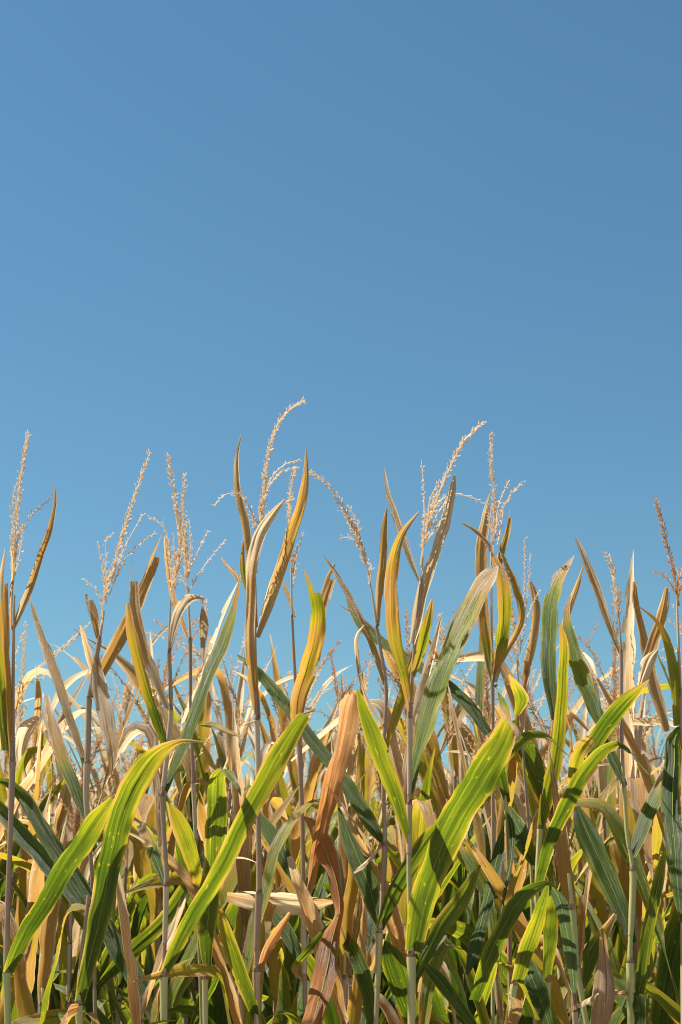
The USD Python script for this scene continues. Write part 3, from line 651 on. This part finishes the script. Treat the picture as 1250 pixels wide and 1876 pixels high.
hero('straw tassel plant with spread drooping side branches and a curved brown leaf at right', 2.85,
     [(985, 1900, 9, .3), (978, 1600, 9, .3), (962, 1400, 7, .8), (955, 1270, 6, .9), (951, 1210, 4, .9)], [1270],
     [Lf([(958, 1275, 10), (968, 1215, 18), (978, 1155, 20), (981, 1110, 19), (978, 1080, 14), (973, 1066, 5)], (TAN, TAN, OR), curl=.5, dz=.02),
      
      Lf([(947, 1310, 16), (955, 1280, 36), (944, 1255, 22), (932, 1236, 3)], (Y0, Y0, OR), dz=-.1, edge=.4, label='short yellow-green leaf with a rust-tipped spike'),
      Lf([(940, 1320, 20), (965, 1370, 44, 25), (990, 1430, 44, 25), (1012, 1490, 30, 25)], (GY, .2, G), dz=.1, edge=.2)],
     [[(951, 1220), (947, 1180), (938, 1120), (928, 1070), (912, 1015)], [(953, 1200), (960, 1150), (975, 1110), (990, 1080)], [(954, 1180), (960, 1080), (962, 985)], [(957, 1150), (967, 1090), (971, 1015)], [(950, 1200), (938, 1170), (925, 1152)],
      [(950, 1215), (940, 1190), (928, 1165)]], seed=12)

hero('corn plant with paired slender green upright leaves against the sky, right side', 2.55,
     [(985, 1900, 12, .3), (988, 1600, 12, .3), (994, 1480, 10, .3), (1010, 1400, 9, .8), (1018, 1320, 8, .8)], [1515],
     [Lf([(1019, 1330, 10), (1010, 1260, 24), (1008, 1190, 28), (1012, 1120, 28), (1024, 1065, 22), (1052, 1018, 2)], (GY, .2, .22, .3, PALE), dz=.1, roll=42, edge=.3, chan=.3),
      Lf([(990, 1520, 18), (1005, 1450, 38), (1020, 1370, 36), (1028, 1290, 32), (1032, 1220, 30), (1032, 1170, 22), (1027, 1145, 5)], (GY, .3, .32, .36, Y0, OR), dz=-.12, roll=-8, edge=.3, wave=.05),
      Lf([(1026, 1170, 5), (1040, 1120, 14), (1055, 1080, 12), (1070, 1035, 2)], (OC, TAN, OR), curl=.6),
      Lf([(985, 1592, 14), (968, 1555, 34), (948, 1515, 34), (932, 1478, 8)], (.05, .1, GY), dz=.1, roll=20)], seed=13)

hero('bare thin straw stalk with one narrow pale leaf rising from a red-jointed green stem', 2.4,
     [(1162, 1900, 16, .2), (1160, 1775, 17, .2), (1158, 1755, 13, .3), (1156, 1600, 14, .2), (1154, 1580, 12, .3), (1147, 1530, 8, .6), (1147, 1440, 9, .3), (1140, 1330, 8, .8), (1136, 1195, 7, .9), (1130, 1120, 3, 1.)], [1760, 1592, 1438, 1194],
     [Lf([(1160, 1728, 22), (1140, 1670, 42), (1115, 1610, 54), (1088, 1550, 58), (1068, 1505, 42), (1058, 1478, 14)], (.02, .05, G, .1, .1), dz=.08, roll=18, edge=.15, chan=.28),
      Lf([(1153, 1582, 14), (1172, 1535, 24), (1192, 1485, 26), (1213, 1435, 24), (1226, 1400, 6)], (GY, G, .3, PALE), dz=.08, roll=24, edge=.3),
      Lf([(1146, 1440, 10), (1132, 1408, 22), (1118, 1378, 20), (1105, 1345, 6)], (G, .05, .1), dz=.05, edge=.25),
      Lf([(1136, 1196, 6), (1118, 1145, 14), (1096, 1085, 19), (1074, 1030, 17), (1062, 1000, 10), (1054, 984, 2)], (TAN, TAN, TAN, .9), dz=.04, roll=10, curl=.7, edge=.1),
      Lf([(1110, 1345, 12), (1090, 1290, 28), (1066, 1230, 30), (1048, 1180, 22), (1040, 1120, 12), (1046, 1090, 4)], (GY, .2, .25, .3, PALE), dz=.1, roll=42, edge=.35)],
     [[(1130, 1125), (1127, 1080), (1122, 1040), (1109, 1011)]], seed=14)

hero('corn plant with folded glowing green leaves crossing before the right-hand stalk', 2.3,
     [(940, 1900, 15, .3), (945, 1800, 15, .3), (958, 1760, 10, .3)], [1800],
     [Lf([(868, 1832, 30), (890, 1770, 40), (915, 1715, 44), (945, 1660, 44), (975, 1628, 34, -45), (1005, 1616, 10, -70)], (G, .24, GY, .2, .1), dz=-.3, roll=-15, edge=.4, wave=.05),
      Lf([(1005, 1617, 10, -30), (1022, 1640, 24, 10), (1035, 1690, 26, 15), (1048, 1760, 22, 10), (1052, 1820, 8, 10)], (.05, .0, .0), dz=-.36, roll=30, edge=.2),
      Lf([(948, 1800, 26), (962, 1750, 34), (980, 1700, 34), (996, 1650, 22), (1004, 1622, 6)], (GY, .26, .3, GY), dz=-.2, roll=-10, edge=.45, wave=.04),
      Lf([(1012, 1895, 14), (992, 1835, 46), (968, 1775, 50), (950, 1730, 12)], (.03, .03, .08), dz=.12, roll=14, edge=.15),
      Lf([(930, 1820, 8), (946, 1840, 24, 20), (940, 1870, 20, 0), (932, 1890, 8, 0)], (OC, OR, OR), dz=-.1)], seed=15)

hero('corn plant with a narrow upright green leaf and a spike-topped long leaf at right', 2.4,
     [(1006, 1900, 13, .3), (1006, 1800, 14, .3), (1008, 1775, 10, .3)], [1795],
     [Lf([(1002, 1795, 20), (1006, 1735, 36), (1010, 1690, 36), (1012, 1640, 22), (1010, 1615, 8)], (.3, GY, .3), dz=-.1, edge=.4),
      Lf([(985, 1625, 24), (998, 1570, 38), (1020, 1510, 42), (1050, 1450, 44), (1082, 1400, 46), (1110, 1370, 40, -40), (1132, 1362, 22, -58)], (GY, G, .24, GY, .3), dz=-.3, roll=-15, edge=.45, wave=.06),
      Lf([(1130, 1362, 20, -62), (1152, 1372, 20, -60), (1172, 1398, 14, -45), (1190, 1420, 2, -45)], (.1, .05, .4), dz=-.3, roll=30),
      Lf([(1048, 1440, 20), (1056, 1400, 34), (1068, 1370, 30), (1085, 1350, 20, -30)], (Y0, Y0, OC), dz=-.15, edge=.35),
      Lf([(1060, 1420, 24), (1085, 1370, 44), (1112, 1325, 50), (1142, 1290, 46), (1168, 1265, 26), (1190, 1245, 3)], (.1, .16, .14, .26, OR), dz=-.12, roll=-10, edge=.45, chan=.12),
      Lf([(880, 1480, 12), (905, 1420, 22), (940, 1370, 24), (975, 1345, 20, -60), (1005, 1350, 16, -75), (1028, 1372, 10, -60), (1045, 1386, 2, -60)], (GY, Y0, GY, .2, PALE), dz=-.25, roll=10, edge=.45)], seed=16)

hero('husked ear of dry corn beside a bowed pale green stem, lower right', 2.4,
     [(1082, 1900, 12, .2), (1070, 1830, 13, .3), (1058, 1750, 13, .3), (1050, 1690, 13, .3), (1044, 1650, 11, .3), (1040, 1600, 9, .3)], [1662, 1770],
     [Lf([(1072, 1800, 14), (1085, 1755, 26), (1105, 1715, 22), (1128, 1675, 8)], (GY, .2, PALE), dz=-.02, roll=25),
      Lf([(1150, 1818, 10), (1120, 1816, 22, 80), (1080, 1830, 22, 70), (1042, 1850, 3, 70)], (PALE, .9, PALE), dz=-.12, roll=20, curl=.6, edge=.1),
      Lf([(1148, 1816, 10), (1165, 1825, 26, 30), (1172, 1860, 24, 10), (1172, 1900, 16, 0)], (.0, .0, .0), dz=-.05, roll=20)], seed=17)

hero('corn plant cut by the right edge with a dark broad hanging leaf and brown tassel', 2.35,
     [(1256, 1900, 14, .3), (1258, 1500, 13, .3), (1250, 1300, 10, .8), (1246, 1130, 6, .8), (1245, 1100, 4, .8)], [1500],
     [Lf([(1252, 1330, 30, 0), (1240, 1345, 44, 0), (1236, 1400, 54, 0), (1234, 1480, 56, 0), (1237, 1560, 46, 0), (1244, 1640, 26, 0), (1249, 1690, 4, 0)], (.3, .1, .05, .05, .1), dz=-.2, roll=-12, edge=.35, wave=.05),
      Lf([(1222, 1340, 14), (1205, 1280, 26), (1188, 1210, 24), (1172, 1145, 18), (1163, 1100, 15), (1162, 1066, 9)], (TAN, TAN, TAN, OR), dz=.05, curl=.6),
      Lf([(1172, 1260, 8), (1190, 1200, 24), (1207, 1150, 22), (1218, 1105, 20), (1223, 1075, 10)], (TAN, OR, TAN), dz=.02, curl=.6, roll=12),
      Lf([(1170, 1268, 8), (1182, 1235, 22), (1198, 1200, 18), (1206, 1190, 5)], (PALE, PALE, PALE), dz=-.05, roll=30, curl=.6),
      Lf([(1240, 1330, 16), (1238, 1250, 22), (1228, 1190, 18), (1205, 1140, 10), (1170, 1110, 2)], (Y0, Y0, OC, TAN), dz=0, edge=.2),
      Lf([(1222, 1540, 4), (1212, 1590, 20, 0), (1200, 1650, 28, 0), (1186, 1720, 28, 0), (1174, 1800, 24, 0), (1166, 1870, 10, 0)], (Y0, GY, .25, .2, G), dz=.06, edge=.25)],
     [[(1245, 1110), (1237, 1060), (1224, 1005), (1213, 955), (1201, 914)], [(1242, 1110), (1246, 1060), (1253, 1030)], [(1240, 1090), (1222, 1060), (1198, 1045)], [(1243, 1100), (1246, 1075), (1240, 1040)]], seed=18, brown=True)

hero('corn plant with ribbed dark green drooping blades in the lower right middle', 2.6,
     [(940, 1900, 11, .3), (938, 1640, 12, .8), (930, 1500, 10, .3), (925, 1400, 8, .3)], [1640],
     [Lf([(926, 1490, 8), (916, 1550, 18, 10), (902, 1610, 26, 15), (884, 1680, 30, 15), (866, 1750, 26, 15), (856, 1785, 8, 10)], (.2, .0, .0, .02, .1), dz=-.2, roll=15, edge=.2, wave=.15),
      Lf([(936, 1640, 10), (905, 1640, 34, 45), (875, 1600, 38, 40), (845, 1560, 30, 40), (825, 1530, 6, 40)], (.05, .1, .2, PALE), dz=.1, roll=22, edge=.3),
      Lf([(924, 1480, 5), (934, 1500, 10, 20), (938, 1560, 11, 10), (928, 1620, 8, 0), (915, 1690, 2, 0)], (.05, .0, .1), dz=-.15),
      Lf([(930, 1470, 12), (916, 1410, 30), (915, 1360, 28), (920, 1320, 8)], (.25, GY, .3), dz=-.05, edge=.3)], seed=19)

hero('corn plant with two long parallel dark green leaves slanting to the left edge', 2.5,
     [(298, 1900, 10, .3), (292, 1880, 8, .3)], [1888],
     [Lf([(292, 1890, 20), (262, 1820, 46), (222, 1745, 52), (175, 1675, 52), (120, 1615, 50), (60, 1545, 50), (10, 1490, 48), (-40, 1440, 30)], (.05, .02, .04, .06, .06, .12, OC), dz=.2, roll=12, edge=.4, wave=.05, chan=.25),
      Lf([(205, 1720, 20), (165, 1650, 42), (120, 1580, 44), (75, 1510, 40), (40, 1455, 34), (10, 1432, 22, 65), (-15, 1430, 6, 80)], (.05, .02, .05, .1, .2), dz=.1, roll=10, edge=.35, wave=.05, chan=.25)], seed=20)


# the ear of the lower right plant
def build_ear():
    rng = np.random.default_rng(5)
    root = '/World/maize_plant_016'
    Y = 2.36
    a, px = at(1098, 1888, Y)
    b, _ = at(1106, 1742, Y)
    for p in stage.GetPrimAtPath('/World').GetChildren():
        if (p.GetCustomDataByKey('label') or '').startswith('husked ear'):
            root = str(p.GetPath())
    base = np.array(UsdGeom.Xformable(stage.GetPrimAtPath(root)).GetLocalTransformation().ExtractTranslation())
    C, t = spline(np.array([a, a * .5 + b * .5 + [0.004, 0, 0], b]), 26)
    R = np.interp(t, [0, .15, .45, .75, .92, 1], [9, 17, 20, 15, 7, 2]) * px
    v, f, D = rib_tube(C - base, R * .93, 14, dry=.9, off=3.)
    ear = put(root, 'ear', v, f, M_LEAF, D)
    for k in range(5):
        ang = k / 5 * 2 * np.pi + 0.4
        d = np.array([math.cos(ang), math.sin(ang), 0])
        s = np.array([-math.sin(ang), math.cos(ang), 0])
        top = rng.uniform(.85, 1.08)
        tt = np.linspace(0, 1, 20)
        cc = np.array([[np.interp(x * top, t, C[:, j]) for j in range(3)] for x in tt]) - base
        rr = np.interp(tt * top, t, R)
        cc = cc + d * (rr + 0.0015 + 0.001 * (k % 2))[:, None] + np.outer(np.maximum(tt - .9, 0) * .3, [0, 0, 1])
        S = s * (np.interp(tt, [0, .2, .6, 1], [.6, 1, .8, .12]) * R.max() * .9)[:, None]
        v, f, D = ribbon(cc, S, np.interp(tt, [0, .6, 1], [.9, .95, .84]), rng, m=7, chan=0, wave=.05, face=1, curl=.0, edge=.0, tear=False)
        # wrap the husk round the ear
        ax = np.repeat(np.array([[np.interp(x * top, t, C[:, j]) for j in range(3)] for x in tt]) - base, 7, axis=0)
        rad = np.repeat(rr + 0.0012 + 0.0012 * (k % 2), 7)
        w = v - ax
        hz = np.linalg.norm(w[:, :2], axis=1)
        sc = np.where(hz > 1e-6, np.minimum(1, (rad / np.maximum(hz, 1e-6))), 1)
        v[:, :2] = ax[:, :2] + w[:, :2] * sc[:, None]
        put(ear, 'husk', v, f, M_LEAF, D)


build_ear()


# ------------------------------------------------------------------ procedural maize for the rows behind
def random_plant(root, rng, H, dryness, res=1.0, zmin=0.55, tassel=True, stuff=False, spread=1.0, leafy=0.83):
    """A plant in its own coordinates, foot at the origin."""
    zt = H * leafy                                  # top of the leafy stalk; the tassel stands above
    n = 26
    z = np.linspace(-0.02, zt, n)
    lean = rng.normal(0, 0.03, 2)
    wob = rng.uniform(0, 6.28, 2)
    C = np.stack([lean[0] * (z / H) ** 2 + 0.012 * np.sin(z * 3 + wob[0]), lean[1] * (z / H) ** 2 + 0.012 * np.sin(z * 2.6 + wob[1]), z], 1)
    rad = np.interp(z, [0, H * .4, zt], [0.013, 0.0095, 0.0035])
    col = np.clip(np.interp(z, [0, H * .45, H * .65, zt], [.2, .3 + .3 * dryness, .55 + .3 * dryness, .9]) + rng.normal(0, .05), 0, 1)
    nodes = []
    zz = zt - rng.uniform(0.02, 0.06)
    while zz > zmin:
        nodes.append(zz)
        zz -= rng.uniform(0.085, 0.125) + 0.03 * (zt - zz)
    if stuff:
        v, f, D = rib_tube(C[::3], rad[::3], 5, dry=col[::3], off=rng.uniform(0, 50))
        out = [(v, f, D)]
    else:
        make_stalk(root, C, rad, col, rng, nodes[:7] if res >= 1 else nodes[:3], sides=8)
    az = rng.uniform(0, 2 * np.pi)
    for i, zn in enumerate(nodes):
        az += np.pi + rng.normal(0, 0.30)
        h = zn / H                                  # relative height
        top = np.clip((h - 0.45) / 0.35, 0, 1)
        dry = np.clip(dryness + 0.95 * (top - 0.55) + (.12 if h > .7 else 0) + rng.normal(0, 0.17), 0.09, 0.93)
        L = rng.uniform(0.6, 0.9) * (1 - 0.36 * top)
        wmax = rng.uniform(0.024, 0.036) * (1 - 0.30 * top) * (1 - .25 * max(0, dry - .5))
        e0 = math.radians(rng.uniform(62, 80) + 6 * top)
        bend = rng.uniform(0.15, 1.0) * (1 - 0.75 * top) * spread
        m = int(26 * res) + 4
        t = np.linspace(0, 1, m)
        el = e0 - bend * t ** 1.5
        r = rng.random()
        if r < 0.42 - 0.15 * top:                                # a fold: the blade breaks and hangs
            sf = rng.uniform(0.45, 0.85)
            el = el - rng.uniform(1.1, 2.5) / (1 + np.exp(-(t - sf) / 0.022))
        elif r < 0.6:
            el = el - rng.uniform(0.8, 1.9) * np.clip(t - .5, 0, 1) ** 1.2 * 2
        el = np.maximum(el, -1.45)
        ds = L / (m - 1)
        a = az + rng.normal(0, .35) * t ** 1.5
        step = np.stack([np.cos(el) * np.cos(a), np.cos(el) * np.sin(a), np.sin(el)], 1) * ds
        p0 = np.array([np.interp(zn, z, C[:, c]) for c in range(3)])
        Cl = p0 + np.vstack([[0, 0, 0], np.cumsum(step[:-1], axis=0)])
        tw = rng.normal(0, .35) + rng.normal(0, .8) * t ** 1.3
        hz = np.stack([-np.sin(a), np.cos(a), 0 * a], 1)
        T = step / ds
        up = np.cross(T, hz)
        w = wmax * np.interp(t, [0, .08, .3, .6, .85, 1], [.45, .7, 1, .85, .42, .03])
        S = (hz * np.cos(tw)[:, None] + up * np.sin(tw)[:, None]) * w[:, None]
        d = np.clip(np.interp(t, [0, .4, .8, 1], [dry - .05, dry, dry + .15, dry + .35]), 0, 1)
        v, f, D = ribbon(Cl, S, d, rng, m=max(3, int(9 * res) | 1), chan=rng.uniform(.15, .4), wave=.12, face=-1.0, curl=(rng.uniform(.4, 1.4) if dry > .6 else 0), edge=.3)
        if stuff:
            out.append((v, f, D))
        else:
            put(root, 'leaf', v, f, M_LEAF, D)
    tas = []
    if tassel:
        top = C[-1]
        hd = rng.normal(0, .10, 2)
        Lm = H - zt
        q = rng.normal(0, .16, 2)
        main, _ = spline(np.array([top, top + [hd[0] * .3 * Lm, hd[1] * .3 * Lm, .45 * Lm], top + [(hd[0] + q[0]) * Lm, (hd[1] + q[1]) * Lm, 1.0 * Lm]]), 16)
        g = 1 / max(res, .5)
        v, f = spike(main, rng, gap=.0022 * g, size=.0115 * g ** .5, start=.2, rach=.0016)
        mat = M_TASSEL if rng.random() < .75 else M_TASSEL_BROWN
        tas.append((v, f))
        tp = None if stuff else put(root, 'tassel', v, f, mat, smooth=False)
        for k in range(int(rng.integers(4, 9)) if res >= 1 else 4):
            zb = top + (main[int(rng.integers(3, 8))] - top)
            a = rng.uniform(0, 6.28)
            l = Lm * rng.uniform(.35, .6)
            o = rng.uniform(.25, .75)
            dr = np.array([math.cos(a), math.sin(a), 0])
            drp = rng.uniform(-.1, .5)
            bc, _ = spline(np.array([zb, zb + dr * l * o * .5 + [0, 0, l * .5], zb + dr * l * o * 1.2 + [0, 0, l * (.95 - drp)]]), 10)
            v, f = spike(bc, rng, gap=.0036 * g, size=.0102 * g ** .5, start=.15, angle=.6, rach=.001, bare=.2)
            tas.append((v, f))
            if not stuff:
                put(tp, 'branch', v, f, mat, smooth=False)
    if stuff:
        vv, ff, dd, k = [], [], [], 0
        for v, f, D in out:
            vv.append(v), ff.append(f + k), dd.append(D)
            k += len(v)
        return (np.vstack(vv), np.vstack(ff), np.vstack(dd)), merge(tas)


KINDS, LOOKS_BY = [], []
krng = np.random.default_rng(2024)
NAMES = ['mostly green', 'green and yellowing', 'half dried', 'mostly dried tan', 'fully dried straw-coloured']
for k in range(36):
    path = f'/World/maize_kind_{k:02d}'
    stage.CreateClassPrim(path)
    low = k >= 26                                  # plants without a tassel in view, for the front
    c = int(krng.integers(0, 2)) if low and k < 33 else k % 5
    dryness = [0.04, 0.12, 0.24, 0.38, 0.56][c] + krng.normal(0, .05)
    random_plant(path, np.random.default_rng(300 + k), 2.25, dryness, res=1.2 if low else (1.0 if k < 18 else 0.8), tassel=not low, leafy=.86 if low else .83, spread=1.35 if low else 1.0)
    KINDS.append(path)
    LOOKS_BY.append(NAMES[c])

y = 2.52
ordinal = ['front', 'second', 'third', 'fourth', 'fifth', 'sixth', 'seventh', 'eighth', 'ninth', 'tenth', 'eleventh', 'twelfth', 'thirteenth']
prng = np.random.default_rng(99)
ri = 0
planted = []
while y < 8.3:
    half = 0.245 * y + (0.25 if ri < 2 else 0.38)
    x = -half - 0.12 + prng.uniform(0, .12)
    while x < half:
        if ri == 0:
            k, H = int(prng.integers(26, 36)), prng.uniform(1.62, 1.98)
        elif ri == 1:
            k, H = (int(prng.integers(26, 36)), prng.uniform(1.8, 2.05)) if prng.random() < .45 else (int(prng.integers(0, 18)), prng.uniform(1.95, 2.28))
        elif ri == 2:
            k, H = int(prng.integers(0, 26)), prng.uniform(2.0, 2.42)
        else:
            k, H = int(prng.integers(0, 26)), 2.08 + .46 * prng.random() ** 1.4
        planted.append((ri, k, x, y + prng.normal(0, .05), H, prng.uniform(0, 360)))
        x += prng.uniform(.10, .17) if ri > 0 else prng.uniform(.10, .19)
    y += 0.45 if ri == 0 else 0.66
    ri += 1
nth = ['first', 'second', 'third', 'fourth', 'fifth', 'sixth', 'seventh', 'eighth', 'ninth', 'tenth', 'eleventh', 'twelfth', 'thirteenth', 'fourteenth', 'fifteenth', 'sixteenth']
seen_kind = {}
for (r_, k, x, yy, H, rot) in planted:
    p = numbered('/World', 'maize_plant')
    xf = UsdGeom.Xform.Define(stage, p)
    xf.AddTranslateOp().Set(Gf.Vec3d(float(x), float(yy), 0.0))
    xf.AddRotateZOp().Set(float(rot))
    sc = H / 2.25
    xf.AddScaleOp().Set(Gf.Vec3f(float(sc), float(sc), float(sc)))
    prim = xf.GetPrim()
    prim.GetReferences().AddInternalReference(KINDS[k])
    prim.SetInstanceable(True)
    n = seen_kind[(r_, LOOKS_BY[k])] = seen_kind.get((r_, LOOKS_BY[k]), -1) + 1
    where = 'among the front stalks' if r_ == 0 else f'in the {ordinal[r_]} row'
    tag(prim, f'{LOOKS_BY[k]} corn plant, {nth[min(n, 15)]} from left of its look {where}', 'corn plant', f'corn plants {where}')

# ------------------------------------------------------------------ the rest of the field, one mass
pi = UsdGeom.PointInstancer.Define(stage, '/World/distant_maize')
tag(pi.GetPrim(), 'mass of dried corn plants filling the field behind the nearer rows', 'corn field', kind='stuff')
protos = []
for k in range(6):
    pp = f'/World/distant_maize/plant_kind_{k}'
    UsdGeom.Xform.Define(stage, pp)
    (v, f, D), (tv, tf) = random_plant(pp, np.random.default_rng(700 + k), 2.2, [.5, .65, .8][k % 3], res=.5, stuff=True, zmin=.6)
    put(pp, 'foliage', v, f, M_LEAF, D)
    put(pp, 'tassels', tv, tf, M_TASSEL, smooth=False)
    protos.append(Sdf.Path(pp))
pi.CreatePrototypesRel().SetTargets(protos)
pos, ori, idx, scl = [], [], [], []
frng = np.random.default_rng(55)
while y < 45:
    half = 0.245 * y + 1.0
    for x in np.arange(-half, half, 0.2 if y < 22 else 0.32):
        pos.append((x + frng.normal(0, .04), y + frng.normal(0, .06), 0))
        a = frng.uniform(0, 2 * np.pi)
        ori.append(Gf.Quath(math.cos(a / 2), 0, 0, math.sin(a / 2)))
        idx.append(int(frng.integers(0, 6)))
        s = frng.uniform(.88, 1.06)
        scl.append((s, s, s))
    y += 0.72 if y < 22 else 1.44
pi.CreatePositionsAttr(Vt.Vec3fArray.FromNumpy(np.array(pos, np.float32)))
pi.CreateOrientationsAttr(Vt.QuathArray(ori))
pi.CreateScalesAttr(Vt.Vec3fArray.FromNumpy(np.array(scl, np.float32)))
pi.CreateProtoIndicesAttr(Vt.IntArray(idx))
